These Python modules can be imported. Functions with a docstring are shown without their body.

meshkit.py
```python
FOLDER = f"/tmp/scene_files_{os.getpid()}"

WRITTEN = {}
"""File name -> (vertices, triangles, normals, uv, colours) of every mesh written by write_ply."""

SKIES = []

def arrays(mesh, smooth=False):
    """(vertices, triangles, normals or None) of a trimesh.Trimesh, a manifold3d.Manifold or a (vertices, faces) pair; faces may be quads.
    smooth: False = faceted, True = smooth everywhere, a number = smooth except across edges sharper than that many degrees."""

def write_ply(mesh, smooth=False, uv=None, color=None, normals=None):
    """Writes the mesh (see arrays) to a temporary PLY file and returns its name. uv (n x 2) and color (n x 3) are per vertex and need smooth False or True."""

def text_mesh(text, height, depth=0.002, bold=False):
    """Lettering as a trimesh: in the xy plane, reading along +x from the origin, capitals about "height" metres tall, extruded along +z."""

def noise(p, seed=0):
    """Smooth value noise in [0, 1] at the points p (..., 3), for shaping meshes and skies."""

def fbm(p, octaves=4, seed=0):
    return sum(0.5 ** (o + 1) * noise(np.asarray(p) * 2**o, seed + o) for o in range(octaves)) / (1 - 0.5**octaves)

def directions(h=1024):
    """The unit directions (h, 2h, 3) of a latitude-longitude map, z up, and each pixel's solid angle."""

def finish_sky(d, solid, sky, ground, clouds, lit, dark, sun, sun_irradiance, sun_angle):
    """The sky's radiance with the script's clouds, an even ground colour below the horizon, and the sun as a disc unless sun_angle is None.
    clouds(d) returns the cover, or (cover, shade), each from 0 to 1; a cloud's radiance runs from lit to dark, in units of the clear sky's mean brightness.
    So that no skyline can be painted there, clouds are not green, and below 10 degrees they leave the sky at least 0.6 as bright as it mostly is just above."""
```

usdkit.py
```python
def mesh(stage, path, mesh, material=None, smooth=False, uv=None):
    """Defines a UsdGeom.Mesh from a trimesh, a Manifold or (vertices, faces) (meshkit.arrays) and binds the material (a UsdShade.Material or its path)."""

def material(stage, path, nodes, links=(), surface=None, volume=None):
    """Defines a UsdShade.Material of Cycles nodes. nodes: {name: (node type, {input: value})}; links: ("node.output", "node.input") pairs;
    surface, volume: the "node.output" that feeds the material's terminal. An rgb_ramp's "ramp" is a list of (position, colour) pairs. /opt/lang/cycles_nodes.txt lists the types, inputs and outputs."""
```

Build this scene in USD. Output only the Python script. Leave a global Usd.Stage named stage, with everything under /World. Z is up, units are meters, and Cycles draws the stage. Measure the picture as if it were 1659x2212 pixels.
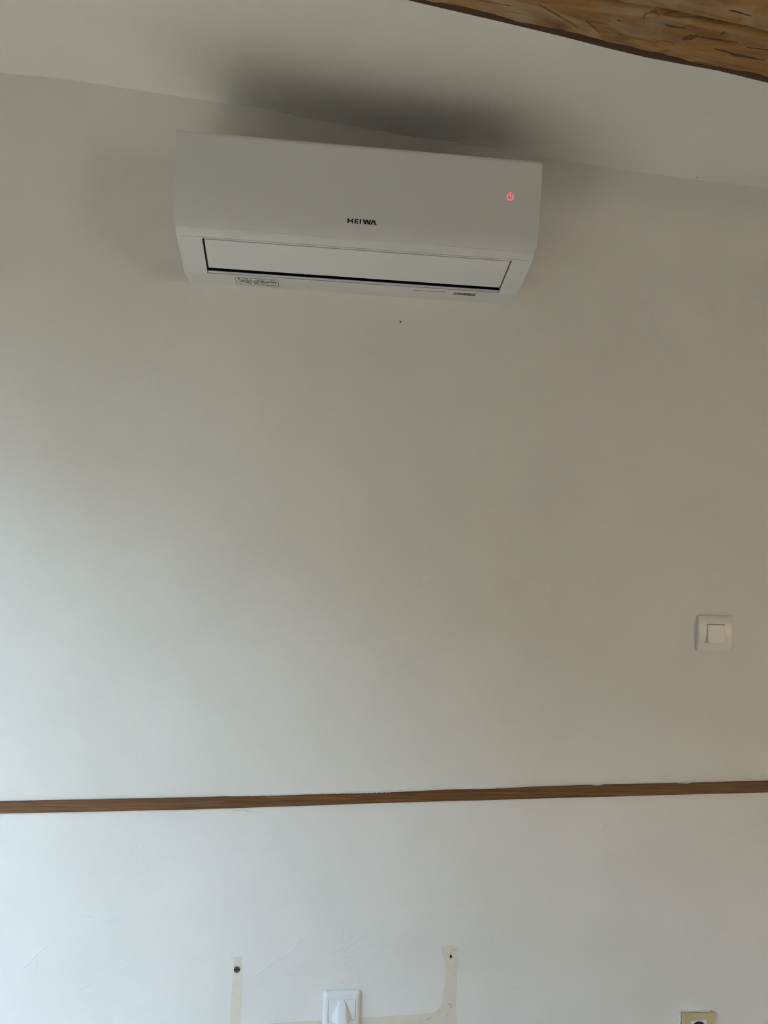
import math, random, numpy as np, trimesh, manifold3d, usdkit, meshkit
from manifold3d import Manifold, CrossSection
from shapely.geometry import Polygon
from pxr import Usd, UsdGeom, UsdLux, UsdShade, Gf, Sdf

random.seed(7)
rng = np.random.default_rng(7)
stage = Usd.Stage.CreateInMemory()
UsdGeom.SetStageUpAxis(stage, UsdGeom.Tokens.z)
UsdGeom.SetStageMetersPerUnit(stage, 1.0)
stage.SetDefaultPrim(UsdGeom.Xform.Define(stage, '/World').GetPrim())
UsdGeom.Scope.Define(stage, '/World/Looks')

# ------------------------------------------------------------------ camera
EYE = (0.0, -1.65, 1.46)
YAW, PITCH, ROLL = 6.1, 0.0, 2.1              # degrees: turned right, level, tilted
EXPOSURE = 0.0
F_PX = 1660.0                                  # focal length for a picture 1659 wide
cam = UsdGeom.Camera.Define(stage, '/World/camera')
cam.CreateHorizontalApertureAttr(36.0)
cam.CreateVerticalApertureAttr(36.0 * 2212 / 1659)
cam.CreateFocalLengthAttr(36.0 * F_PX / 1659)
cam.CreateClippingRangeAttr(Gf.Vec2f(0.02, 200))
cam.CreateExposureAttr(EXPOSURE)
_y, _p, _r = (math.radians(a) for a in (YAW, PITCH, ROLL))
fw = np.array([math.sin(_y) * math.cos(_p), math.cos(_y) * math.cos(_p), math.sin(_p)])
rt = np.array([math.cos(_y), -math.sin(_y), 0.0])
up = np.cross(rt, fw)
R = rt * math.cos(_r) + up * math.sin(_r)
U = -rt * math.sin(_r) + up * math.cos(_r)
m = Gf.Matrix4d(*R, 0, *U, 0, *(-fw), 0, *EYE, 1)
UsdGeom.Xformable(cam).AddTransformOp().Set(m)

# ------------------------------------------------------------------ daylight
SKY = (0.57, 0.80, 1.05)
SKY_STRENGTH = 3.2
dome = UsdLux.DomeLight.Define(stage, '/World/sky')
dome.CreateColorAttr(Gf.Vec3f(*SKY))
dome.CreateIntensityAttr(SKY_STRENGTH)
SUN_STRENGTH, SUN_EL, SUN_AZ = 8.0, 44.0, 197.0     # sun on the far side of the house: it lights the yard and an added wall across it
sun = UsdLux.DistantLight.Define(stage, '/World/sun')
sun.CreateAngleAttr(0.53)
sun.CreateNormalizeAttr(True)
sun.CreateColorAttr(Gf.Vec3f(1.0, 0.93, 0.82))
sun.CreateIntensityAttr(SUN_STRENGTH)
sx_ = UsdGeom.Xformable(sun)
sx_.AddRotateZOp().Set(SUN_AZ); sx_.AddRotateXOp().Set(90.0 - SUN_EL)   # azimuth 180 shines along -y, downwards

# room and its openings (x: along the wall, y: away from the room, z: up)
RX0, RX1, RY0, RH = -1.28, 4.50, -3.60, 2.75
WIN1 = dict(a0=-2.30, a1=-0.30, z0=0.10, z1=1.85)      # wide window in the left wall
WIN2 = dict(a0=2.60, a1=4.10, z0=0.06, z1=1.80)        # french window in the rear wall

# ------------------------------------------------------------------ helpers
used, LOC = {}, {}
def numbered(parent, name):
    k = (str(parent), name)
    n = used.get(k, 0); used[k] = n + 1
    return name if n == 0 else f'{name}_{n:03d}'

def path_of(parent):
    return '/World' if parent is None else str(parent.GetPath())

def props(p, label=None, cat=None, group=None, kind=None):
    for k, v in (('label', label), ('category', cat), ('group', group), ('kind', kind)):
        if v: p.SetCustomDataByKey(k, v)
    return p

def thing(name, label=None, cat=None, loc=(0, 0, 0), kind=None, group=None):
    x = UsdGeom.Xform.Define(stage, f"/World/{numbered('/World', name)}")
    x.AddTranslateOp().Set(Gf.Vec3d(*map(float, loc)))
    p = x.GetPrim(); LOC[str(p.GetPath())] = loc
    return props(p, label, cat, group, kind)

def to_tri(mesh):
    if hasattr(mesh, 'to_mesh'):
        mm = mesh.to_mesh()
        return trimesh.Trimesh(np.array(mm.vert_properties[:, :3]), np.array(mm.tri_verts), process=False)
    return mesh

def obj(name, mesh, mat, parent=None, smooth=30, label=None, kind=None, cat=None, world=True):
    """One Mesh prim. Mesh coordinates are world coordinates; they are moved into the parent's frame."""
    t = to_tri(mesh).copy()
    par = parent
    if par is not None and world:
        top = par
        while str(top.GetPath()).count('/') > 2: top = top.GetParent()
        loc = LOC.get(str(top.GetPath()))
        if loc is not None: t.apply_translation([-loc[0], -loc[1], -loc[2]])
    pp = path_of(parent)
    g = usdkit.mesh(stage, f'{pp}/{numbered(pp, name)}', t, MAT[mat], smooth=smooth)
    return props(g.GetPrim(), label, cat, None, kind)

def box(x0, x1, y0, y1, z0, z1):
    return Manifold.cube((x1 - x0, y1 - y0, z1 - z0)).translate((x0, y0, z0))

def rbox(x0, x1, y0, y1, z0, z1, r=0.001, seg=12):
    s = Manifold.sphere(r, seg)
    return Manifold.batch_hull([s.translate((x, y, z)) for x in (x0 + r, x1 - r) for y in (y0 + r, y1 - r) for z in (z0 + r, z1 - r)])

def prism_x(yz, x0, x1):
    """A polygon in the (y, z) plane extruded along x."""
    a = np.array(yz, float)
    if 0.5 * np.sum(a[:, 0] * np.roll(a[:, 1], -1) - np.roll(a[:, 0], -1) * a[:, 1]) < 0: a = a[::-1]
    mf = Manifold.extrude(CrossSection([a]), x1 - x0)       # (y, z) -> extruded along 3rd axis
    return mf.transform([[0, 0, 1, x0], [1, 0, 0, 0], [0, 1, 0, 0]])

def prism_y(xz, y0, y1):
    a = np.array(xz, float)
    if 0.5 * np.sum(a[:, 0] * np.roll(a[:, 1], -1) - np.roll(a[:, 0], -1) * a[:, 1]) < 0: a = a[::-1]
    mf = Manifold.extrude(CrossSection([a]), y1 - y0)
    return mf.transform([[1, 0, 0, 0], [0, 0, -1, y1], [0, 1, 0, 0]])

def loft(rings, closed=True, caps=True):
    """Rings of equal length -> a closed skin."""
    rings = [np.asarray(r, float) for r in rings]
    n = len(rings[0]); v = np.vstack(rings); f = []
    for i in range(len(rings) - 1):
        for j in range(n if closed else n - 1):
            a, b = i * n + j, i * n + (j + 1) % n
            f += [(a, b, b + n), (a, b + n, a + n)]
    if caps:
        for base, flip in ((0, True), ((len(rings) - 1) * n, False)):
            c = len(v); v = np.vstack([v, v[base:base + n].mean(0)])
            for j in range(n):
                t = (c, base + j, base + (j + 1) % n)
                f.append(t[::-1] if flip else t)
    t = trimesh.Trimesh(v, f, process=False)
    trimesh.repair.fix_normals(t)
    return t

def spline(pts, n=8):
    """Catmull-Rom through the points."""
    p = np.asarray(pts, float); q = np.vstack([2 * p[0] - p[1], p, 2 * p[-1] - p[-2]]); out = []
    for i in range(1, len(q) - 2):
        for t in np.linspace(0, 1, n, endpoint=False):
            a, b, c, d = q[i - 1:i + 3]
            out.append(0.5 * (2 * b + (c - a) * t + (2 * a - 5 * b + 4 * c - d) * t * t + (3 * b - 3 * c + d - a) * t ** 3))
    return np.array(out + [p[-1]])

def ridge(xz, width, height, seed=0, y=0.0, taper=True):
    """A low bead that follows a line on the wall (x, z), standing out of it towards the room."""
    p = spline(xz, 6); n = len(p); r = np.random.default_rng(seed)
    d = np.gradient(p, axis=0); d /= np.linalg.norm(d, axis=1, keepdims=True) + 1e-12
    nrm = np.c_[-d[:, 1], d[:, 0]]; rings = []
    for i in range(n):
        s = math.sin(math.pi * (i + 0.5) / n) ** 0.5 if taper else 1.0
        s *= 0.75 + 0.5 * r.random()
        ring = []
        for a in np.linspace(0, math.pi, 7):
            q = p[i] + nrm[i] * math.cos(a) * width / 2 * s
            ring.append((q[0], y + 0.0004 - (height * s + 0.0004) * math.sin(a), q[1]))
        rings.append(ring)
    return loft(rings)

def join(ms):
    return trimesh.util.concatenate([to_tri(x) for x in ms])

# ------------------------------------------------------------------ materials
MAT = {}
def mat(name, nodes, links=(), surface='p.BSDF'):
    MAT[name] = usdkit.material(stage, f'/World/Looks/{name}', nodes, links, surface=surface)

def plain(name, color, rough=0.5, **kw):
    mat(name, {'p': ('principled_bsdf', {'base_color': color, 'roughness': rough, **kw})})

WALL_UP, WALL_LOW, CEILING_WHITE = (0.80, 0.785, 0.745), (0.825, 0.815, 0.795), (0.87, 0.845, 0.80)
def plaster(name, split):
    nodes = {
        'g': ('geometry', {}),
        'fine': ('noise_texture', {'scale': 420.0, 'detail': 3.0}),
        'mid': ('noise_texture', {'scale': 38.0, 'detail': 4.0, 'roughness': 0.6}),
        'big': ('noise_texture', {'scale': 3.2, 'detail': 2.0}),
        'rot': ('vector_rotate', {'rotate_type': 'y_axis', 'angle': 0.62}), 'wob': ('noise_texture', {'scale': 7.0, 'detail': 2.0}), 'wadd': ('vector_math', {'math_type': 'multiply_add', 'vector2': (0.05, 0.05, 0.05)}),
        'map': ('mapping', {'scale': (26.0, 26.0, 190.0)}),
        'stroke': ('noise_texture', {'scale': 1.0, 'detail': 4.0, 'roughness': 0.65, 'distortion': 0.6}),
        'patch': ('noise_texture', {'scale': 5.0, 'detail': 2.0}),
        'pm': ('map_range', {'from_min': 0.49, 'from_max': 0.66, 'to_min': 0.0, 'to_max': 1.0, 'clamp': True}),
        'sep': ('separate_xyz', {}),
        'low': ('map_range', {'from_min': 0.845, 'from_max': 0.835, 'to_min': 0.0, 'to_max': 1.0, 'clamp': True}),
        'col': ('mix_color', {'a': WALL_UP if split else CEILING_WHITE, 'b': WALL_LOW}),
        'mot': ('map_range', {'from_min': 0.3, 'from_max': 0.7, 'to_min': 0.97, 'to_max': 1.03, 'clamp': True}),
        'mc': ('vector_math', {'math_type': 'scale'}),
        's1': ('math', {'math_type': 'multiply', 'value2': 0.5}),
        's2': ('math', {'math_type': 'multiply', 'value1': 1.0}),
        's3': ('math', {'math_type': 'multiply', 'value1': 1.0}),
        'a1': ('math', {'math_type': 'multiply_add', 'value2': 0.35}),
        'a2': ('math', {'math_type': 'multiply_add', 'value2': 1.5}),
        'bump': ('bump', {'strength': 0.8, 'distance': 0.0016}),
        'p': ('principled_bsdf', {'roughness': 0.62, 'specular_ior_level': 0.35}),
    }
    links = [('g.position', 'fine.vector'), ('g.position', 'mid.vector'), ('g.position', 'big.vector'), ('g.position', 'wob.vector'), ('wob.color', 'wadd.vector1'), ('g.position', 'wadd.vector3'), ('wadd.vector', 'rot.vector'), ('rot.vector', 'map.vector'),
             ('map.vector', 'stroke.vector'), ('g.position', 'patch.vector'), ('patch.fac', 'pm.value'), ('g.position', 'sep.vector'), ('sep.z', 'low.value'),
             ('big.fac', 'mot.value'), ('col.result', 'mc.vector1'), ('mot.result', 'mc.scale'), ('mc.vector', 'p.base_color'),
             ('stroke.fac', 's2.value1'), ('pm.result', 's2.value2'), ('s2.value', 's3.value1'),
             ('mid.fac', 's1.value1'), ('fine.fac', 'a1.value1'), ('s1.value', 'a1.value3'),
             ('s3.value', 'a2.value1'), ('a1.value', 'a2.value3'), ('a2.value', 'bump.height'), ('bump.normal', 'p.normal')]
    if split: links += [('low.result', 'col.fac'), ('low.result', 's3.value2')]
    else:
        nodes['col'][1]['fac'] = 0.0; nodes['s3'][1]['value2'] = 0.0
    mat(name, nodes, links)
plaster('wall_paint', True)
plaster('ceiling_paint', False)

def wood(name, axis_scale, ramp, rough=0.5, bump=0.25, knots=True):
    nodes = {
        't': ('geometry', {}),
        'map': ('mapping', {'scale': axis_scale}),
        'n1': ('noise_texture', {'scale': 1.0, 'detail': 6.0, 'roughness': 0.62, 'distortion': 1.4}),
        'n2': ('noise_texture', {'scale': 2.6, 'detail': 5.0, 'roughness': 0.6, 'distortion': 0.6}),
        'mx': ('mix_float', {'fac': 0.42}),
        'r': ('rgb_ramp', {'ramp': ramp}),
        'b': ('bump', {'strength': bump, 'distance': 0.002}),
        'p': ('principled_bsdf', {'roughness': rough}),
    }
    links = [('t.position', 'map.vector'), ('map.vector', 'n1.vector'), ('map.vector', 'n2.vector'), ('n1.fac', 'mx.a'), ('n2.fac', 'mx.b'),
             ('mx.result', 'r.fac'), ('r.color', 'p.base_color'), ('mx.result', 'b.height'), ('b.normal', 'p.normal')]
    mat(name, nodes, links)
wood('trim_wood', (4.0, 60.0, 230.0), [(0.36, (0.052, 0.020, 0.005)), (0.46, (0.125, 0.052, 0.015)), (0.53, (0.185, 0.082, 0.024)), (0.64, (0.25, 0.120, 0.040))], 0.5, 0.4)
mat('beam_wood', {
    'g': ('geometry', {}),
    'm1': ('mapping', {'scale': (4.0, 26.0, 26.0)}), 'grain': ('noise_texture', {'scale': 1.0, 'detail': 7.0, 'roughness': 0.66, 'distortion': 1.2}),
    'm2': ('mapping', {'scale': (9.0, 24.0, 24.0), 'location': (3.1, 1.7, 0.4)}), 'patch': ('noise_texture', {'scale': 1.0, 'detail': 4.0, 'roughness': 0.6, 'distortion': 1.0}),
    'm3': ('mapping', {'scale': (7.0, 95.0, 95.0), 'location': (1.3, 0.2, 2.0)}), 'streak': ('noise_texture', {'scale': 1.0, 'detail': 3.0, 'roughness': 0.6, 'distortion': 0.5}),
    'ramp': ('rgb_ramp', {'ramp': [(0.32, (0.115, 0.043, 0.009)), (0.44, (0.215, 0.092, 0.020)), (0.55, (0.31, 0.150, 0.038)), (0.68, (0.37, 0.205, 0.070))]}),
    'pr': ('map_range', {'from_min': 0.47, 'from_max': 0.66, 'to_min': 0.0, 'to_max': 0.85, 'clamp': True}),
    'mx': ('mix_color', {'b': (0.345, 0.255, 0.150)}),
    'sr': ('map_range', {'from_min': 0.60, 'from_max': 0.70, 'to_min': 0.0, 'to_max': 0.75, 'clamp': True}),
    'mx2': ('mix_color', {'b': (0.085, 0.032, 0.009)}),
    'b': ('bump', {'strength': 0.5, 'distance': 0.002}), 'p': ('principled_bsdf', {'roughness': 0.45})},
    [('g.position', 'm1.vector'), ('m1.vector', 'grain.vector'), ('g.position', 'm2.vector'), ('m2.vector', 'patch.vector'), ('g.position', 'm3.vector'), ('m3.vector', 'streak.vector'),
     ('grain.fac', 'ramp.fac'), ('ramp.color', 'mx.a'), ('patch.fac', 'pr.value'), ('pr.result', 'mx.fac'), ('mx.result', 'mx2.a'), ('streak.fac', 'sr.value'), ('sr.result', 'mx2.fac'),
     ('mx2.result', 'p.base_color'), ('grain.fac', 'b.height'), ('b.normal', 'p.normal')])
plain('beam_streak', (0.19, 0.085, 0.024), 0.6)
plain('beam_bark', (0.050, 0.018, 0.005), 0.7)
plain('beam_dark', (0.085, 0.036, 0.011), 0.7)
plain('floor_wood', (0.58, 0.44, 0.32), 0.45)
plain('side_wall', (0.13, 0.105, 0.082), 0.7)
plain('frame_white', (0.8, 0.8, 0.78), 0.4)
plain('ac_white', (0.70, 0.72, 0.725), 0.38)
plain('ac_louver', (0.74, 0.755, 0.765), 0.30)
plain('ac_dark', (0.006, 0.006, 0.007), 0.6)
plain('ac_lip', (0.62, 0.68, 0.75), 0.22, metallic=0.35)
plain('print_black', (0.008, 0.008, 0.009), 0.5)
plain('print_grey', (0.06, 0.06, 0.06), 0.6)
plain('sticker', (0.80, 0.80, 0.78), 0.45)
mat('led_red', {'e': ('emission', {'color': (1.0, 0.20, 0.22), 'strength': 0.9})}, surface='e.emission')
plain('switch_white', (0.80, 0.775, 0.74), 0.32)
plain('outlet_white', (0.82, 0.83, 0.85), 0.30)
plain('socket_beige', (0.62, 0.53, 0.30), 0.35)
plain('plug_black', (0.012, 0.010, 0.009), 0.28)
plain('hole_dark', (0.02, 0.018, 0.016), 0.9)
plain('anchor_grey', (0.075, 0.08, 0.09), 0.55)
plain('paint_white', (0.86, 0.86, 0.84), 0.5)
plain('crack_brown', (0.33, 0.29, 0.22), 0.8)
# old paint left bare: its own colour, broken up where it fades out at the top
mat('bare_paint', {
    'g': ('geometry', {}), 'n': ('noise_texture', {'scale': 60.0, 'detail': 4.0}),
    'r': ('rgb_ramp', {'ramp': [(0.35, (0.735, 0.68, 0.585)), (0.6, (0.765, 0.715, 0.62))]}),
    'fine': ('noise_texture', {'scale': 300.0, 'detail': 2.0}), 'b': ('bump', {'strength': 0.2, 'distance': 0.001}),
    'p': ('principled_bsdf', {'roughness': 0.65})},
    [('g.position', 'n.vector'), ('n.fac', 'r.fac'), ('r.color', 'p.base_color'), ('g.position', 'fine.vector'), ('fine.fac', 'b.height'), ('b.normal', 'p.normal')])
plain('bare_fade', (0.80, 0.785, 0.745), 0.65)
plain('ground', (0.34, 0.27, 0.195), 0.9)
plain('dark_ground', (0.030, 0.028, 0.018), 0.9)
plain('bounce_wall', (0.70, 0.55, 0.40), 0.9)
plain('sky_block', (0.04, 0.036, 0.028), 0.9)
mat('pane', {'t': ('transparent_bsdf', {'color': (0.97, 0.98, 0.97)}), 'g': ('glossy_bsdf', {'color': (1, 1, 1), 'roughness': 0.0}), 'm': ('mix_closure', {'fac': 0.06})},
    [('t.BSDF', 'm.closure1'), ('g.BSDF', 'm.closure2')], surface='m.closure')

# ------------------------------------------------------------------ the wall in the picture
HOLES = [(-0.1012, 0.4791, 0.0068), (0.359, 0.4935, 0.0030), (0.3588, 0.4965, 0.0024), (0.1969, 1.8724, 0.0019)]
wall = thing('wall_back', kind='structure')
slab = box(RX0 - 0.15, RX1 + 0.15, 0.0, 0.16, 0.0, RH)
drills = Manifold()
for hx, hz, hr in HOLES:
    drills += Manifold.cylinder(0.055, hr, hr, 20).transform([[1, 0, 0, hx], [0, 0, 1, -0.005], [0, -1, 0, hz]])
slab -= drills
for hx, hz, hr in HOLES:                       # dark plug in each drilled hole, its inner shade painted as colour
    obj('hole_shade', Manifold.cylinder(0.040, hr - 0.00005, hr - 0.00005, 20).transform([[1, 0, 0, hx], [0, 0, 1, 0.0015 if hr < 0.006 else 0.004], [0, -1, 0, hz]]), 'hole_dark', wall, smooth=False)
obj('plaster', slab, 'wall_paint', wall, smooth=False)

# strips where the wall was never repainted round something that has gone
def strip(left, right, m_='bare_paint', name='bare_strip', th=0.0004):
    def jit(p, s):
        q = spline(p, 7); r = np.random.default_rng(s)
        q[:, 0] += (r.random(len(q)) - 0.5) * 0.0011
        return q
    a, b = jit(left, 3), jit(right, 4)
    obj(name, prism_y(np.vstack([a, b[::-1]]), -th, 0.0005) - drills, m_, wall, smooth=False)
strip([(-0.1085, 0.505), (-0.1095, 0.470), (-0.1110, 0.40), (-0.1115, 0.34), (-0.1115, 0.24)],
      [(-0.0925, 0.507), (-0.0915, 0.470), (-0.0905, 0.40), (-0.0905, 0.34), (-0.0910, 0.24)])
obj('bare_strip', prism_y([(-0.0897, 0.240), (-0.0897, 0.3595), (-0.05, 0.3605), (0.02, 0.3632), (0.10, 0.3655), (0.20, 0.3680), (0.29, 0.3705), (0.322, 0.3722),
                           (0.332, 0.3765), (0.3415, 0.3885), (0.3445, 0.4185), (0.3485, 0.4330), (0.3485, 0.4560), (0.3480, 0.4790), (0.3430, 0.4900),
                           (0.3385, 0.5050), (0.3372, 0.5160), (0.3475, 0.5200), (0.362, 0.5190), (0.3752, 0.5150), (0.3752, 0.4750), (0.3735, 0.4300), (0.3730, 0.3960), (0.3770, 0.3540), (0.3770, 0.240)],
                          -0.0004, 0.0005) - drills, 'bare_paint', wall, smooth=False)
obj('bare_strip', prism_y([(0.3372, 0.5155), (0.3360, 0.5270), (0.345, 0.5345), (0.357, 0.5310), (0.368, 0.5280), (0.3752, 0.5150), (0.362, 0.5185), (0.3475, 0.5195)], -0.0003, 0.0005), 'bare_fade', wall, smooth=False)

# runs and ridges in the paint of the lower wall
RIDGES = [([(-0.0757, 0.4557), (-0.0414, 0.4785), (-0.0205, 0.4945), (0.0141, 0.5183), (0.0251, 0.5343), (0.0362, 0.5441)], 0.0022, 0.0009),
          ([(0.1232, 0.5660), (0.1208, 0.5465), (0.1171, 0.5302), (0.1040, 0.5202)], 0.0013, 0.0006),
          ([(0.0580, 0.6385), (0.0497, 0.5900)], 0.0012, 0.0005),
          ([(-0.5495, 0.4785), (-0.5138, 0.5162), (-0.4895, 0.5390)], 0.0020, 0.0008),
          ([(-0.5077, 0.5090), (-0.5150, 0.4670)], 0.0012, 0.0005),
          ([(-0.4550, 0.5825), (-0.4360, 0.5960), (-0.4175, 0.5990), (-0.3898, 0.5920), (-0.3490, 0.5773)], 0.0020, 0.0005),
          ([(-0.3465, 0.4805), (-0.3240, 0.4932)], 0.0014, 0.0006),
          ([(-0.4300, 0.4440), (-0.3985, 0.4575)], 0.0022, 0.0007),
          ([(0.6880, 0.7620), (0.7045, 0.7845)], 0.0012, 0.0006),
          ([(0.9800, 0.7760), (0.9875, 0.7620), (1.0250, 0.7560)], 0.0010, 0.0005),
          ([(-0.020, 0.5480), (0.012, 0.5640)], 0.0013, 0.0004), ([(-0.005, 0.4560), (0.045, 0.4880)], 0.0012, 0.0004),
          ([(0.060, 0.4480), (0.092, 0.4690)], 0.0014, 0.0005), ([(0.500, 0.4180), (0.520, 0.4240)], 0.0018, 0.0006)]
for i, (pts, w_, h_) in enumerate(RIDGES):
    obj('paint_ridge', ridge(pts, w_, h_, i), 'wall_paint', wall)
for i, (bx, bz, br) in enumerate([(0.7455, 0.3735, 0.0022), (0.7630, 0.3705, 0.0030), (0.7150, 0.3510, 0.0028), (0.7420, 0.3480, 0.0020), (0.1605, 0.4530, 0.0026),
                                  (0.1250, 0.4450, 0.0022), (-0.1145, 0.5035, 0.0022), (-0.547, 0.457, 0.0022), (0.560, 0.447, 0.0016), (0.8250, 0.371, 0.002)]):
    s = trimesh.creation.icosphere(2, br); s.apply_scale([1, 0.34, 0.75]); s.apply_translation([bx, 0, bz])
    obj('paint_blob', s, 'wall_paint', wall)
obj('crack', ridge([(-0.124, 0.8155), (-0.105, 0.8165), (-0.085, 0.8140), (-0.062, 0.8110)], 0.0008, 0.0002, 5), 'crack_brown', wall)
obj('crack', ridge([(0.3070, 0.3580), (0.3150, 0.3605), (0.3190, 0.3630), (0.3230, 0.3620)], 0.0012, 0.0004, 6, y=-0.0004), 'crack_brown', wall)
for i, (bx, bz, br) in enumerate([(0.3655, 0.5098, 0.0013), (0.3608, 0.5050, 0.0009), (0.3580, 0.5030, 0.0010), (0.3540, 0.4985, 0.0009), (0.3605, 0.3905, 0.0012), (0.3640, 0.385, 0.0008), (0.355, 0.366, 0.0009)]):
    c = trimesh.creation.icosphere(1, br); c.apply_scale([1, 0.3, 0.8]); c.apply_translation([bx, -0.0005, bz])
    obj('chip', c, 'hole_dark', wall)

# ------------------------------------------------------------------ ceiling: an uneven old plaster ceiling that drops to the right
EDGE = np.array([(-1.60, 2.345), (-0.9, 2.334), (-0.6462, 2.3284), (-0.5552, 2.3296), (-0.463, 2.326), (-0.3694, 2.3195), (-0.2748, 2.3149), (-0.1266, 2.3038), (0.0238, 2.2885),
                 (0.0855, 2.2826), (0.178, 2.2754), (0.3879, 2.263), (0.4567, 2.2573), (0.5812, 2.2486), (0.6754, 2.2421), (0.8252, 2.2351), (1.0279, 2.2295), (1.5, 2.222), (4.75, 2.21)])
def ceil_z(x, y):
    x, y = np.asarray(x, float), np.asarray(y, float)
    base = np.interp(x, EDGE[:, 0], EDGE[:, 1])
    mean = 2.2885 - 0.062 * (np.clip(x, -1.2, 1.4) - 0.02)
    k = np.clip(-y / 0.55, 0, 1)
    z = base * (1 - k) + mean * k
    lump = meshkit.noise(np.stack([x * 3.1 + 5, y * 3.1 + 9, x * 0], -1), 3) - 0.5
    cove = np.interp(x, [-0.65, -0.3, 0.1], [0.010, 0.004, 0.0015])
    return z + 0.006 * lump * np.clip(-y / 0.1, 0, 1) - cove * (np.exp(-np.clip(-y, 0, 9) / 0.022) - 1)
gx = np.unique(np.round(np.concatenate([np.linspace(RX0, RX1, 90), np.linspace(-0.8, 1.2, 120)]), 4))
gy = -np.unique(np.round(np.concatenate([np.linspace(0, 0.1, 16), np.linspace(0.1, 1.0, 40), np.linspace(1.0, -RY0, 24)]), 4))
X, Y = np.meshgrid(gx, gy, indexing='ij')
Z = ceil_z(X, Y)
nx, ny = X.shape
low = np.stack([X, Y, Z], -1).reshape(-1, 3); top = low.copy(); top[:, 2] = RH
idx = np.arange(nx * ny).reshape(nx, ny)
a, b, c, d = idx[:-1, :-1].ravel(), idx[1:, :-1].ravel(), idx[1:, 1:].ravel(), idx[:-1, 1:].ravel()
F = np.vstack([np.c_[a, b, c], np.c_[a, c, d]]); n0 = len(low)
rim = np.concatenate([idx[:, 0], idx[-1, 1:], idx[-2::-1, -1], idx[0, -2:0:-1]])
r2 = np.roll(rim, -1)
F = np.vstack([F, F[:, ::-1] + n0, np.c_[rim, rim + n0, r2 + n0], np.c_[rim, r2 + n0, r2]])
cm = trimesh.Trimesh(np.vstack([low, top]), F, process=False); trimesh.repair.fix_normals(cm)
ceiling = thing('ceiling', kind='structure')
obj('plaster', cm, 'ceiling_paint', ceiling, smooth=40)
# the bead of filler along the corner
bx = np.linspace(-0.50, 1.6, 160); rr = np.random.default_rng(11)
rad = 0.0011 * (0.6 + 0.8 * meshkit.noise(np.c_[bx * 22, bx * 0, bx * 0], 5))
bz = ceil_z(bx, np.zeros_like(bx)) + 0.0004
rings = [[(x, -0.0004 + r * math.cos(t), z + r * math.sin(t)) for t in np.linspace(0, 2 * math.pi, 8, endpoint=False)] for x, z, r in zip(bx, bz, rad)]
obj('filler_bead', loft(rings), 'paint_white', ceiling)
for sx, sy, sr in [(0.853, -0.010, 0.0016), (0.55, -0.42, 0.0011), (0.352, -0.155, 0.0010)]:
    c = trimesh.creation.icosphere(1, sr); c.apply_scale([1, 1, 0.4]); c.apply_translation([sx, sy, float(ceil_z(sx, sy))])
    obj('speck', c, 'hole_dark', ceiling)

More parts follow.
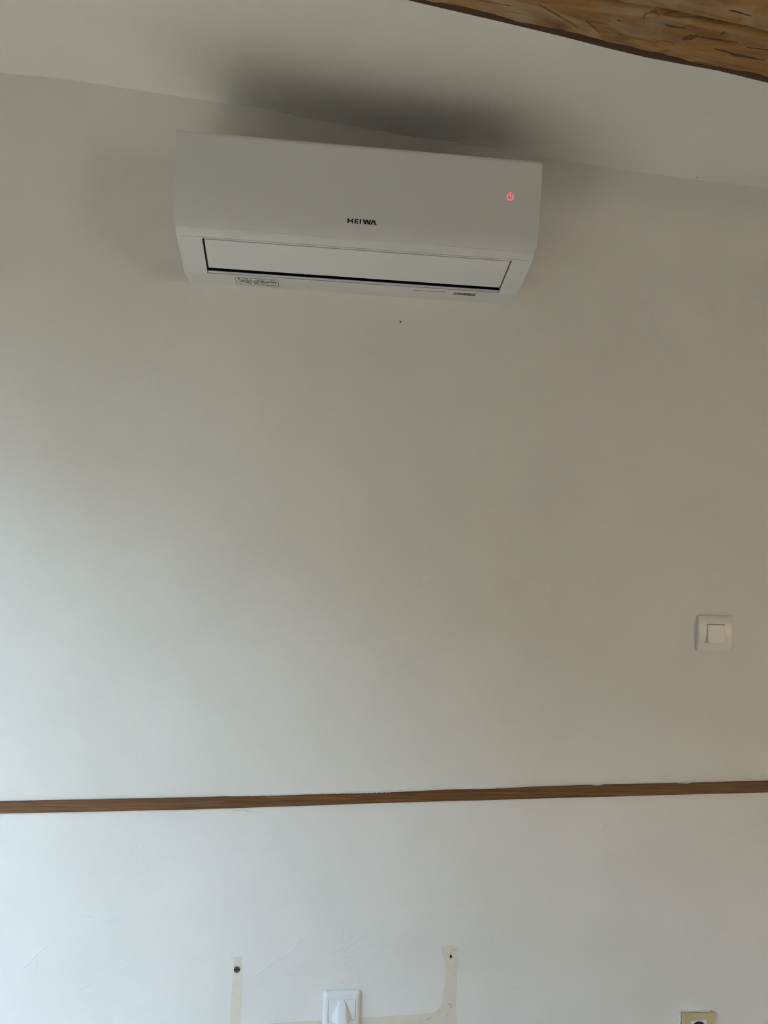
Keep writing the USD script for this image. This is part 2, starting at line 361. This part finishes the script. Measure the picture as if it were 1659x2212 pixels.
# ------------------------------------------------------------------ the rest of the room
floor = obj('floor', box(RX0 - 0.15, RX1 + 0.15, RY0 - 0.15, 0.16, -0.12, 0.0), 'floor_wood', smooth=False, kind='structure')
def hole_x(w): return box(RX0 - 0.3, RX0 + 0.1, w['a0'], w['a1'], w['z0'], w['z1'])
def hole_y(w): return box(w['a0'], w['a1'], RY0 - 0.3, RY0 + 0.1, w['z0'], w['z1'])
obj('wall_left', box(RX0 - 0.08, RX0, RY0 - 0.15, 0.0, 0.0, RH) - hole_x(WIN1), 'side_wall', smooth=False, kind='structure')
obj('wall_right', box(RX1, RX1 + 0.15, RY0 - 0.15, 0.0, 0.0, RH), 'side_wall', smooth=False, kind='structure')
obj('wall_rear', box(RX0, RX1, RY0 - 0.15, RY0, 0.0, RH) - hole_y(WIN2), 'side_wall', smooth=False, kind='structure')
obj('ground', box(-1.7, 60, -60, 60, -3.4, -3.2), 'ground', smooth=False, kind='structure')
obj('dark_ground', box(-60, -1.7, -60, 60, -3.4, -3.2), 'dark_ground', smooth=False, kind='structure')  # unseen ground, made dark to hold back bounce light from the left
obj('wall_bounce', box(-6, 60, -24.4, -24.0, -3.2, 7.0), 'bounce_wall', smooth=False, kind='structure')  # unseen wall added to bounce warm sunlight through the rear window
obj('wall_skyblock', box(-14.0, -12.0, -16, 12, -3.2, 5.3), 'sky_block', smooth=False, kind='structure')  # unseen dark mass added to block low sky from the left window
def window(name, c, w, leaves, along):
    t = thing(name, kind='structure')
    def put(n, a0, a1, z0, z1, d, m_, r=None):
        q = (c - d, c + d, a0, a1, z0, z1) if along == 'y' else (a0, a1, c - d, c + d, z0, z1)
        obj(n, rbox(*q, r, 8) if r else box(*q), m_, t, smooth=30 if r else False)
    a0, a1, z0, z1 = w['a0'], w['a1'], w['z0'], w['z1']
    for q in ((a0, a0 + 0.05, z0, z1), (a1 - 0.05, a1, z0, z1), (a0, a1, z0, z0 + 0.06), (a0, a1, z1 - 0.05, z1)): put('frame', *q, 0.03, 'frame_white', 0.004)
    ys = np.linspace(a0, a1, leaves + 1)
    for k in range(1, leaves): put('mullion', ys[k] - 0.04, ys[k] + 0.04, z0, z1, 0.03, 'frame_white', 0.004)
    for k in range(leaves): put('pane', ys[k] + 0.03, ys[k + 1] - 0.03, z0 + 0.04, z1 - 0.04, 0.003, 'pane')
window('window_1', RX0 - 0.01, WIN1, 2, 'y')
window('window_2', RY0 - 0.08, WIN2, 2, 'x')

# ------------------------------------------------------------------ wooden rail let into the wall
TOP = [(-1.45, 0.822), (-0.5941, 0.8385), (-0.2077, 0.845), (0.1991, 0.8558), (0.6282, 0.8692), (1.0806, 0.8787), (4.6, 0.950)]
BOT = [(-1.45, 0.798), (-0.5932, 0.8138), (-0.2068, 0.8206), (0.2000, 0.8327), (0.6291, 0.8435), (1.0815, 0.8538), (4.6, 0.925)]
TP, BP = np.array(TOP), np.array(BOT)
tx = np.linspace(RX0 + 0.001, RX1 - 0.001, 420); tn = meshkit.noise(np.c_[tx * 14, tx * 0, tx * 0], 2) - 0.5
tz, bz_ = np.interp(tx, TP[:, 0], TP[:, 1]) + 0.0007 * tn, np.interp(tx, BP[:, 0], BP[:, 1]) - 0.0007 * tn
D = 0.006
trim = thing('trim_1', kind='structure', label='dark brown wooden rail set into the white wall')
obj('rail', loft([[(x, 0.004, b), (x, -D + 0.0015, b), (x, -D, b + 0.0015), (x, -D, t - 0.0015), (x, -D + 0.0015, t), (x, 0.004, t)] for x, t, b in zip(tx, tz, bz_)]), 'trim_wood', trim)
for i, (x0, x1, w_) in enumerate([(-0.14, 0.06, 0.0018), (-0.02, 0.34, 0.0028), (0.36, 0.52, 0.0014), (0.66, 0.69, 0.002), (0.86, 0.90, 0.0022)]):
    xs = np.linspace(x0, x1, 24)
    obj('paint_smear', ridge(np.c_[xs, np.interp(xs, TP[:, 0], TP[:, 1]) + 0.0004], w_, D * 0.9, 30 + i), 'paint_white', trim, label='white paint on the upper edge of the rail')

# ------------------------------------------------------------------ ceiling beam
beam_x = np.linspace(RX0 + 0.001, RX1 - 0.001, 700)
def beam_edge(x):
    px = [-1.45, -0.2, 0.05, 0.088, 0.129, 0.170, 0.237, 0.316, 0.39, 0.444, 0.502, 0.548, 0.635, 0.8, 4.6]
    py = [-0.690, -0.668, -0.6625, -0.6600, -0.6565, -0.6540, -0.6500, -0.6445, -0.6375, -0.6335, -0.6335, -0.6340, -0.6275, -0.625, -0.60]
    return np.interp(x, px, py)
def beam_z(x): return 2.128 - 0.08 * np.clip(x, -0.6, 0.9)
def beam_lump(x, y):
    """How far the hewn underside stands above its mean plane."""
    x, y = np.asarray(x, float), np.asarray(y, float); o = np.zeros_like(x)
    wav = meshkit.noise(np.stack([x * 5, y * 20, o], -1), 21) - 0.5
    fin = meshkit.noise(np.stack([x * 26, y * 130, o], -1), 22) - 0.5
    return 0.0045 * wav + 0.0016 * fin
CRACKS = [([(-1.2, -0.76), (-0.4, -0.735), (0.1, -0.729), (0.2947, -0.7286), (0.3283, -0.7297), (0.3615, -0.7322), (0.3961, -0.7316), (0.4354, -0.7331), (0.4721, -0.7349), (0.5058, -0.7326), (0.565, -0.7310), (0.5916, -0.7317), (1.4, -0.74), (2.5, -0.72)], 0.0032, 0.011)]
nb = 96; BW = 0.235; rings = []; waste = []
for x in beam_x:
    e, zb = float(beam_edge(x)), float(beam_z(x)); zc = 2.40
    rc = 0.016
    arc = [(e - rc + rc * math.cos(t), zb + rc - rc * math.sin(t)) for t in np.linspace(0.0, math.pi / 2, 10)]
    prof = [(e - 0.004, zc), (e, zb + 0.08), (e, zb + 0.035)] + arc
    prof += [(y, zb) for y in np.linspace(e - rc - 0.003, e - BW + 0.02, nb)]
    prof += [(e - BW + 0.02 - 0.02 * math.sin(t), zb + 0.02 - 0.02 * math.cos(t)) for t in np.linspace(0.2, math.pi / 2, 7)]
    prof += [(e - BW, zb + 0.08), (e - BW, zc)]
    rings.append([(x, y, z) for y, z in prof])
rings = np.array(rings)
P = rings.reshape(-1, 3)
flat = np.clip((beam_edge(P[:, 0]) - 0.006 - P[:, 1]) / 0.016, 0, 1)
P = P + np.c_[np.zeros((len(P), 2)), beam_lump(P[:, 0], P[:, 1]) * flat * (P[:, 2] < 2.3)]
def crack_depth(x, y):
    d = np.zeros_like(x)
    for pts, w_, d_ in CRACKS:
        q = np.array(pts); yy = np.interp(x, q[:, 0], q[:, 1], left=9, right=9)
        yy = yy + 0.003 * (meshkit.noise(np.stack([x * 30, x * 0, x * 0], -1), 8) - 0.5)
        d = np.maximum(d, d_ * np.exp(-((y - yy) / w_) ** 2))
    return d
P[:, 2] += crack_depth(P[:, 0], P[:, 1]) * (P[:, 2] < 2.2)
beam = thing('ceiling_beam', 'rough amber-varnished wooden beam with dark cracks under the white ceiling', 'beam', (0, -0.75, 2.1))
obj('timber', loft(list(P.reshape(rings.shape))), 'beam_wood', beam, smooth=35)
def on_beam(pts, width, mat_, name, seed, lens=True, lift=0.0007):
    """A thin dark sliver of wood lying along the underside."""
    p = spline(pts, 6); n = len(p); r = np.random.default_rng(seed)
    d = np.gradient(p, axis=0); d /= np.linalg.norm(d, axis=1, keepdims=True) + 1e-12
    nrm = np.c_[-d[:, 1], d[:, 0]]; rg = []
    for i in range(n):
        w_ = width * ((math.sin(math.pi * (i + 0.6) / (n + 0.2)) ** 0.6) if lens else 1.0) * (0.65 + 0.7 * r.random())
        q = [p[i] + nrm[i] * w_ * 0.5 * k for k in (-1, -0.5, 0, 0.5, 1)]
        zz = [float(beam_z(a[0]) + beam_lump(a[0], a[1]) + crack_depth(np.array([a[0]]), np.array([a[1]]))[0]) for a in q]
        rg.append([(a[0], a[1], z - lift * k) for a, z, k in zip(q, zz, (0.2, 0.8, 1, 0.8, 0.2))] + [(a[0], a[1], z + 0.002) for a, z in zip(q[::-1], zz[::-1])])
    obj(name, loft(rg), mat_, beam, smooth=40)
MARKS = [([(0.4079, -0.7130), (0.4057, -0.7237), (0.4152, -0.7280), (0.4231, -0.7255)], 0.0030), ([(0.4368, -0.7140), (0.4434, -0.7118), (0.4643, -0.7138)], 0.0036),
         ([(0.4837, -0.7034), (0.5081, -0.7046), (0.5269, -0.7059), (0.5388, -0.7073)], 0.0030), ([(0.4399, -0.6763), (0.4461, -0.6839), (0.4649, -0.6829)], 0.0026),
         ([(0.5116, -0.7155), (0.5116, -0.7227)], 0.0040), ([(0.5184, -0.6864), (0.5348, -0.6851), (0.5495, -0.6822), (0.5601, -0.6836), (0.5900, -0.6844)], 0.0056),
         ([(0.5055, -0.6546), (0.5159, -0.6545), (0.5435, -0.6524)], 0.0034), ([(0.4554, -0.6619), (0.4669, -0.6676)], 0.0026), ([(0.4958, -0.7591), (0.5062, -0.7594), (0.5260, -0.7574)], 0.0040),
         ([(0.2723, -0.7052), (0.3032, -0.6928), (0.3344, -0.6781)], 0.0034), ([(0.3397, -0.6931), (0.3659, -0.6753)], 0.0030), ([(0.3774, -0.7041), (0.3810, -0.7039)], 0.0034),
         ([(0.555, -0.7010), (0.600, -0.7040), (0.66, -0.7060)], 0.0036), ([(0.10, -0.70), (0.18, -0.692), (0.24, -0.694)], 0.0022)]
for i, (pts, w_) in enumerate(MARKS):
    on_beam(pts, w_ * 0.78, 'beam_streak' if i in (0, 3, 6, 7, 9, 10, 13) else 'beam_dark', 'dark_streak', 60 + i)
on_beam([(0.4700, -0.6936), (0.4776, -0.6990), (0.4850, -0.7055)], 0.0090, 'beam_dark', 'knot', 90)
lp_ = [(0.10 + 0.05 * k, float(np.interp(0.10 + 0.05 * k, *np.array(CRACKS[0][0]).T))) for k in range(12)]
on_beam(lp_, 0.0030, 'beam_dark', 'crack', 91)
# bark-brown waney edge along the side nearest the wall
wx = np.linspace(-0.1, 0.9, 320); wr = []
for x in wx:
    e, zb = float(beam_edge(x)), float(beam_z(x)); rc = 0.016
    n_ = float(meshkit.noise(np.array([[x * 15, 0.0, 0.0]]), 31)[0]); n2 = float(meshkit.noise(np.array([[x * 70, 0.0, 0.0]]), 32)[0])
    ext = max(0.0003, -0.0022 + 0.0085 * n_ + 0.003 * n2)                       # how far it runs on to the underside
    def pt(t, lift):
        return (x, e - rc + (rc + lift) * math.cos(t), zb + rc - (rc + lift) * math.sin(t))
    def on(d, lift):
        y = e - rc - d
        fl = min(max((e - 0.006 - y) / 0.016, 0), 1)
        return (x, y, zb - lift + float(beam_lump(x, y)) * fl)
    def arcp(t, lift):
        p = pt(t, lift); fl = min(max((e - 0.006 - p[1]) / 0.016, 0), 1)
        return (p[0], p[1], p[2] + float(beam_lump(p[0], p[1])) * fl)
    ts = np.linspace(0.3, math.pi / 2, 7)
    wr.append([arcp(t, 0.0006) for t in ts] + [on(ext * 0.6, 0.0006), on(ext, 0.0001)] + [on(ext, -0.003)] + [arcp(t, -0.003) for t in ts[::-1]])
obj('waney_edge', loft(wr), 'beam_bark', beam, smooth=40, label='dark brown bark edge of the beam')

# ------------------------------------------------------------------ air conditioner
AX0, AX1 = -0.2511, 0.4300
ac = thing('air_conditioner', 'white wall-mounted air conditioner with a red lit power symbol, high on the wall', 'air conditioner', ((AX0 + AX1) / 2, 0, 1.92))
under_pts = [(-0.2060, 1.9740), (-0.2020, 1.9660), (-0.1965, 1.9606), (-0.1890, 1.9570), (-0.1050, 1.9263), (-0.0975, 1.9238), (-0.0890, 1.9218), (-0.0800, 1.9212), (-0.0400, 1.9230), (0.0, 1.9255)]
prof = list(under_pts) + [(0.0, 2.176), (-0.16, 2.160), (-0.205, 2.145), (-0.2165, 2.125), (-0.211, 2.05)]
def grow(poly, s):
    return [tuple(c) for c in np.array(Polygon(poly).buffer(-s, join_style=1).exterior.coords)[:-1]] if s else poly
E_ = 0.0012
shell = Manifold.batch_hull([prism_x(prof, AX0 + 0.001 + E_, AX1 - 0.001 - E_), prism_x(grow(prof, E_), AX0 + 0.001, AX1 - 0.001)])
OX0, OX1 = -0.2037, 0.3885
def top_z(y): return np.interp(y, [-0.205, -0.16, 0.0], [2.145, 2.160, 2.176])
GX0, GX1, GY0, GY1 = AX0 + 0.03, AX1 - 0.03, -0.195, -0.020
shell -= prism_x([(GY0, top_z(GY0) - 0.012), (GY1, top_z(GY1) - 0.012), (GY1, 2.25), (GY0, 2.25)], GX0, GX1)
A0, A1 = np.array([-0.1890, 1.9565]), np.array([-0.0905, 1.9210])           # front and rear edge of the outlet
dv = (A1 - A0) / np.linalg.norm(A1 - A0); nv = np.array([-dv[1], dv[0]])    # nv points into the unit
if nv[1] < 0: nv = -nv
def quad(a0, a1, out, inn): return [tuple(A0 + dv * a0 - nv * out), tuple(A1 + dv * a1 - nv * out), tuple(A1 + dv * a1 + nv * inn), tuple(A0 + dv * a0 + nv * inn)]
shell -= prism_x(quad(0, 0, 0.03, 0.045), OX0, OX1)
# fine seam that runs on from the louver's upper edge
shell -= prism_x([(-0.1928, 1.9584), (-0.1915, 1.9600), (-0.1908, 1.9595), (-0.1921, 1.9578)], AX0 + 0.012, AX1 - 0.012)
obj('intake_filter', prism_x([(GY0 + 0.0005, top_z(GY0) - 0.0115), (GY1 - 0.0005, top_z(GY1) - 0.0115), (GY1 - 0.0005, top_z(GY1) - 0.008), (GY0 + 0.0005, top_z(GY0) - 0.008)], GX0 + 0.0005, GX1 - 0.0005), 'ac_dark', ac, smooth=False, label='dark filter in the air intake')
for gx_ in np.linspace(GX0 + 0.012, GX1 - 0.012, 26):
    obj('intake_slat', prism_x([(GY0 - 0.001, top_z(GY0) - 0.007), (GY1 + 0.001, top_z(GY1) - 0.007), (GY1 + 0.001, top_z(GY1)), (GY0 - 0.001, top_z(GY0))], gx_ - 0.0012, gx_ + 0.0012), 'ac_white', ac, smooth=False)
obj('casing', shell, 'ac_white', ac, smooth=35)
liner = prism_x(quad(0.0005, -0.0005, -0.004, 0.0445), OX0 + 0.0005, OX1 - 0.0005) - prism_x(quad(0.003, -0.003, 0.02, 0.040), OX0 + 0.0025, OX1 - 0.0025)
obj('outlet_liner', liner, 'ac_dark', ac, smooth=False, label='black inside of the air outlet')
# front panel: a thin curved plate with rounded lower corners and a rolled upper edge
PF = [(-0.2070, 1.9700), (-0.2125, 1.9860), (-0.2165, 2.0100), (-0.2225, 2.0600), (-0.2264, 2.1100), (-0.2276, 2.1290)]
pf = spline(PF, 6)
def panel_y(z): return np.interp(z, pf[:, 1], pf[:, 0])
rolled = [(-0.2276 + 0.0095 * (1 - math.cos(t)), 2.1290 + 0.0098 * math.sin(t)) for t in np.linspace(0.12, math.pi / 2, 14)]
front = [tuple(p) for p in pf] + rolled
back = [(y + 0.0075, z) for y, z in front[::-1] if z < 2.1285]
plate = prism_x(front + [(-0.2050, 2.1390)] + back, AX0 - 0.0002, AX1 + 0.0002)
rc = 0.010
rect = Polygon([(AX0 - 0.0002, 1.9640), (AX1 + 0.0002, 1.9640), (AX1 + 0.0002, 2.2), (AX0 - 0.0002, 2.2)])
rnd = rect.buffer(-rc).buffer(rc, quad_segs=10)
cut = prism_y([tuple(q) for q in np.array(rnd.exterior.coords)[:-1]], -0.3, -0.1).translate((0, 0, 0.0055))
plate = plate ^ (cut + box(AX0 - 0.001, AX1 + 0.001, -0.3, -0.1, 2.05, 2.2))
obj('front_panel', plate, 'ac_white', ac, smooth=35)
# louver: follows the casing's curve, closed but for a gap along its rear edge
lp = spline([(-0.1862, 1.9562), (-0.1600, 1.9466), (-0.1330, 1.9369), (-0.1130, 1.9297), (-0.1075, 1.9282)], 8)
lv = prism_x([tuple(p) for p in lp] + [(y + 0.0012, z + 0.0034) for y, z in lp[::-1]], OX0 + 0.0042, OX1 - 0.0030)
obj('louver', lv, 'ac_louver', ac, smooth=35)
# metal-grey lip of the outlet, with its small catch
obj('outlet_lip', Manifold.batch_hull([Manifold.cylinder(OX1 - OX0 - 0.004, 0.0012, 0.0012, 16).transform([[0, 0, 1, OX0 + 0.002], [1, 0, 0, y], [0, 1, 0, z]]) for y, z in ((-0.0965, 1.9252), (-0.0930, 1.9240))]), 'ac_lip', ac)
obj('catch', rbox(0.0390, 0.0500, -0.0985, -0.0922, 1.9222, 1.9262, 0.0006, 8), 'ac_lip', ac)

def on_panel(mesh, th=0.0004):
    """Flat artwork (x, z) laid on the curved front of the panel."""
    t = to_tri(mesh); t = t.copy(); v = t.vertices.copy()
    v[:, 1] = panel_y(v[:, 2]) - np.where(v[:, 1] < v[:, 1].mean(), th, -0.0004)
    return trimesh.Trimesh(v, t.faces, process=False)
def under_z(y): return np.interp(y, [p[0] for p in under_pts], [p[1] for p in under_pts])
def on_under(x0, x1, y0, y1, th=0.0003):
    v, f = [], []
    b_ = trimesh.creation.box([x1 - x0, y1 - y0, 0.001]); b_.apply_translation([(x0 + x1) / 2, (y0 + y1) / 2, 0])
    w_ = b_.vertices.copy(); w_[:, 2] = under_z(w_[:, 1]) + np.where(b_.vertices[:, 2] < 0, -th, 0.0004)
    return trimesh.Trimesh(w_, b_.faces, process=False)

# lettering: wide capitals, the last letter without a bar but with a small dot
LH, LX, LZ = 0.0080, 0.0650, 1.9968
def poly(ps): return prism_y([(LX + x * LH, LZ + z * LH) for x, z in ps], -0.3, -0.299)
def bar_(x0, x1, z0, z1): return poly([(x0, z0), (x1, z0), (x1, z1), (x0, z1)])
def stroke(x0, x1, w_): return poly([(x0, 0), (x0 + w_, 0), (x1 + w_, 1), (x1, 1)])
T = 0.32
letters = [bar_(0, T, 0, 1), bar_(0.95, 0.95 + T, 0, 1), bar_(0.1, 1.1, 0.38, 0.62),
           bar_(1.62, 1.62 + T, 0, 1), bar_(1.7, 2.52, 0.80, 1), bar_(1.7, 2.48, 0.40, 0.60), bar_(1.7, 2.52, 0, 0.20),
           bar_(2.83, 2.83 + T, 0, 1),
           stroke(3.92, 3.50, 0.38), stroke(3.92, 4.28, 0.34), stroke(4.72, 4.36, 0.34), stroke(4.78, 5.14, 0.38),
           stroke(5.30, 5.84, 0.38), stroke(6.46, 5.92, 0.38), poly([(5.98, 0.10), (6.08, 0.22), (6.18, 0.10), (6.08, -0.02)])]
obj('logo', on_panel(join(letters)), 'print_black', ac, smooth=False, label='black capital lettering on the panel')
# power symbol
PX, PZ, PR = 0.3712, 2.0664, 0.0063
ang = np.linspace(math.radians(90 + 38), math.radians(450 - 38), 48)
ringp = [(PX + 1.0 * PR * 1.14 * math.cos(t), PZ + PR * 1.14 * math.sin(t)) for t in ang] + [(PX + PR * 0.72 * math.cos(t), PZ + PR * 0.72 * math.sin(t)) for t in ang[::-1]]
sym = [prism_y(ringp, -0.3, -0.299), prism_y([tuple(q) for q in np.array(Polygon([(PX - 0.0003, PZ + 0.001), (PX + 0.0003, PZ + 0.001), (PX + 0.0003, PZ + 0.0080), (PX - 0.0003, PZ + 0.0080)]).buffer(0.0012).exterior.coords)[:-1]], -0.3, -0.299)]
obj('power_symbol', on_panel(join(sym)), 'led_red', ac, smooth=False, label='red glowing power symbol')
# rating plate on the underside
SX0, SX1, SY0, SY1 = -0.1516, -0.0648, -0.0810, -0.0205
st = obj('rating_label', on_under(SX0, SX1, SY0, SY1, 0.0002), 'sticker', ac, smooth=False, label='white printed rating label')
bd = [on_under(SX0, SX1, SY0, SY0 + 0.0010), on_under(SX0, SX1, SY1 - 0.0012, SY1), on_under(SX0, SX0 + 0.0011, SY0, SY1), on_under(SX1 - 0.0011, SX1, SY0, SY1)]
obj('border', join(bd), 'print_grey', st, smooth=False)
rw = np.random.default_rng(5); words = []
sym_row = trimesh.creation.cylinder(1.0, 0.001, sections=20); sym_row.apply_scale([0.0032, 0.0028, 1]); sym_row.apply_translation([SX0 + 0.0075, SY0 + 0.0075, float(under_z(SY0 + 0.0075)) + 0.0002])
words.append(sym_row)
for y_, h_, x_a, x_b, dens in [(0.0060, 0.0038, 0.0125, 0.036, 0.75), (0.0062, 0.0020, 0.040, 0.083, 0.7), (0.0130, 0.0018, 0.005, 0.028, 0.8), (0.0150, 0.0018, 0.034, 0.083, 0.75), (0.0185, 0.0018, 0.005, 0.083, 0.75),
                               (0.0225, 0.0018, 0.005, 0.083, 0.8), (0.0265, 0.0018, 0.005, 0.083, 0.8), (0.0305, 0.0018, 0.005, 0.083, 0.75), (0.0345, 0.0018, 0.005, 0.060, 0.75), (0.0385, 0.0018, 0.005, 0.064, 0.7),
                               (0.0470, 0.0050, 0.006, 0.033, 0.5), (0.0470, 0.0016, 0.034, 0.058, 0.7), (0.0510, 0.0016, 0.034, 0.058, 0.7), (0.0500, 0.0050, 0.060, 0.082, 0.85)]:
    x_ = x_a
    while x_ < x_b:
        L = 0.0012 + 0.004 * rw.random()
        if rw.random() < dens: words.append(on_under(SX0 + x_, SX0 + min(x_ + L, x_b), SY0 + y_, SY0 + y_ + h_))
        x_ += L + 0.0007
obj('fine_print', join(words), 'print_grey', st, smooth=False)
x_, line = 0.2135, []
while x_ < 0.281:
    L = 0.001 + 0.003 * rw.random(); k = (x_ - 0.2135) / 0.0675
    line.append(on_under(x_, x_ + L, -0.0720 - 0.004 * k, -0.0695 - 0.004 * k)); x_ += L + 0.0008
obj('printed_line', join(line), 'print_grey', ac, smooth=False)
x_, bars = 0.2995, []
while x_ < 0.345:
    L = rw.choice([0.0006, 0.0010, 0.0016]); bars.append(on_under(x_, x_ + L, -0.0775 + 0.002 * rw.random() , -0.0570)); x_ += L + rw.choice([0.0006, 0.0012])
obj('barcode', join(bars), 'print_black', ac, smooth=False, label='black barcode under the casing')

# ------------------------------------------------------------------ light switch
cxs, czs, hs = 0.9355, 1.2135, 0.0395
sw = thing('light_switch', 'square white rocker light switch alone on the right side of the wall', 'light switch', (cxs, 0, czs))
rings = []
for k in np.linspace(-1, 1, 21):                                    # convex from top to bottom
    th_ = 0.0042 + 0.0073 * (1 - k * k) ** 0.8
    z_ = czs + k * hs; w_ = hs
    rings.append([(cxs - w_, 0.0, z_), (cxs - w_, -th_ + 0.0012, z_), (cxs - w_ + 0.0012, -th_, z_), (cxs + w_ - 0.0012, -th_, z_), (cxs + w_, -th_ + 0.0012, z_), (cxs + w_, 0.0, z_)])
pm = loft(rings)
pmf = Manifold(manifold3d.Mesh(np.asarray(pm.vertices, np.float32), np.asarray(pm.faces, np.uint32)))
pmf -= box(cxs - 0.0209, cxs + 0.0209, -0.02, -0.0030, czs - 0.0211, czs + 0.0211)
pmf -= box(cxs - hs - 0.001, cxs - hs + 0.0012, -0.006, 0.0, czs - 0.0025, czs + 0.0025)
obj('plate', pmf, 'switch_white', sw, smooth=25)
rk = Manifold.batch_hull([Manifold.sphere(0.0008, 10).translate((x, y, z)) for x in (cxs - 0.0196, cxs + 0.0196)
                          for y, z in ((-0.0112, czs + 0.0192), (-0.0168, czs - 0.0198), (-0.0045, czs + 0.0192), (-0.0045, czs - 0.0198), (-0.0136, czs))])
obj('rocker', rk, 'switch_white', sw, smooth=25)

# ------------------------------------------------------------------ cable outlet low on the wall
ox, oz, oh = 0.1238, 0.3895, 0.0405
co = thing('cable_outlet', 'white square wall plate with a cone-shaped cable hood between the two bare strips', 'cable outlet', (ox, 0, oz))
def rsq(h, r, y, cx, cz, n=8):
    out = []
    for q, (sx, sz) in enumerate(((1, 1), (-1, 1), (-1, -1), (1, -1))):
        for t in np.linspace(q * math.pi / 2, (q + 1) * math.pi / 2, n):
            out.append((cx + sx * (h - r) + r * math.cos(t), y, cz + sz * (h - r) + r * math.sin(t)))
    return out
pl = loft([rsq(oh - 0.001, 0.006, 0.0, ox, oz), rsq(oh, 0.006, -0.003, ox, oz), rsq(oh - 0.0008, 0.0062, -0.0050, ox, oz), rsq(oh - 0.0040, 0.0065, -0.0085, ox, oz), rsq(oh - 0.0075, 0.006, -0.0100, ox, oz)])
plm = Manifold(manifold3d.Mesh(np.asarray(pl.vertices, np.float32), np.asarray(pl.faces, np.uint32)))
ix0, ix1, iz0, iz1 = ox - 0.0295, ox + 0.0295, oz - 0.0205, oz + 0.0245
plm -= box(ix0, ix1, -0.02, -0.0070, iz0, iz1)
obj('plate', plm, 'outlet_white', co, smooth=30)
ins = rbox(ix0 + 0.0006, ix1 - 0.0006, -0.0094, -0.0060, iz0 + 0.0006, iz1 - 0.0006, 0.0005, 8)
for sx in (-0.0155, 0.0065): ins -= Manifold.cylinder(0.01, 0.0008, 0.0008, 10).transform([[1, 0, 0, ox + sx], [0, 0, 1, -0.015], [0, -1, 0, iz1 - 0.0030]])
obj('insert', ins, 'outlet_white', co, smooth=30)
rings = []
for k in np.linspace(0, 1, 16):
    z_ = iz1 - 0.0015 - 0.0420 * k; hw = 0.0040 + 0.0190 * k ** 0.72; pr = 0.0010 + 0.0135 * k ** 0.8
    rw = min(0.0082, 0.72 * hw)
    half = [(hw, 0.0), (rw + (hw - rw) * 0.80, 0.26), (rw + (hw - rw) * 0.45, 0.62), (rw + (hw - rw) * 0.15, 0.88), (rw, 0.965), (rw * 0.5, 0.99)]
    ring = [(ox - a_, -0.0090 - pr * b_, z_) for a_, b_ in half] + [(ox, -0.0090 - pr, z_)] + [(ox + a_, -0.0090 - pr * b_, z_) for a_, b_ in half[::-1]]
    rings.append(ring + [(ox + hw, -0.0080, z_), (ox - hw, -0.0080, z_)])
obj('hood', loft(rings), 'outlet_white', co, smooth=24)

# ------------------------------------------------------------------ beige socket
bx_, bz_c, bh = 0.9300, 0.3195, 0.0380
so = thing('wall_socket', 'beige square wall socket with a round black centre, edged with white paint', 'socket', (bx_, 0, bz_c))
iz_ = bz_c + 0.0035
plate_s = rbox(bx_ - bh, bx_ + bh, -0.0095, 0.0, bz_c - bh, bz_c + bh, 0.0016, 12) - box(bx_ - 0.0198, bx_ + 0.0198, -0.02, -0.006, iz_ - 0.0198, iz_ + 0.0198)
obj('plate', plate_s, 'socket_beige', so, smooth=30)
ins = rbox(bx_ - 0.0193, bx_ + 0.0193, -0.0102, -0.005, iz_ - 0.0193, iz_ + 0.0193, 0.0008, 8)
wz_ = iz_ + 0.0018
def disc(r, y0, y1, n=40): return Manifold.cylinder(y1 - y0, r, r, n).transform([[1, 0, 0, bx_], [0, 0, 1, y0], [0, -1, 0, wz_]])
obj('insert', ins - disc(0.0158, -0.02, -0.0056), 'outlet_white', so, label='white middle of the socket')
well = disc(0.0157, -0.0118, -0.0052) - disc(0.0135, -0.02, -0.0068)
for px_ in (-0.0055, 0.0055):                                      # two pin holes in the floor of the well
    well -= Manifold.cylinder(0.02, 0.0024, 0.0024, 14).transform([[1, 0, 0, bx_ + px_], [0, 0, 1, -0.0260], [0, -1, 0, wz_]])
obj('well', well, 'plug_black', so, smooth=30, label='round black well of the socket')
e = bh + 0.0012
obj('paint_edge', join([ridge([(bx_ - e, bz_c + e), (bx_ - 0.3 * e, bz_c + e + 0.001), (bx_ + 0.4 * e, bz_c + e), (bx_ + e * 0.9, bz_c + e)], 0.0034, 0.0055, 41),
                        ridge([(bx_ - e - 0.001, bz_c + e * 0.96), (bx_ - e - 0.0015, bz_c), (bx_ - e - 0.001, bz_c - e)], 0.0050, 0.006, 42)]), 'paint_white', so, label='white paint built up round the plate')

# ------------------------------------------------------------------ the old wall anchor
an = thing('wall_anchor', 'dark split plastic anchor set in the left bare strip of the wall', 'wall anchor', (-0.1012, 0, 0.4791))
secs = []
for k in range(4):
    t = np.linspace(math.radians(90 * k + 4 + 9 * (k in (0, 2))), math.radians(90 * k + 86 - 5 * (k in (1, 3))), 8)
    pp_ = [(-0.1012 + 0.0066 * math.cos(q), 0.4791 + 0.0066 * math.sin(q)) for q in t] + [(-0.1012 + 0.0020 * math.cos(q), 0.4791 + 0.0020 * math.sin(q)) for q in t[::-1]]
    secs.append(prism_y(pp_, -0.0012, 0.030))
for s_ in secs: obj('segment', s_, 'anchor_grey', an)
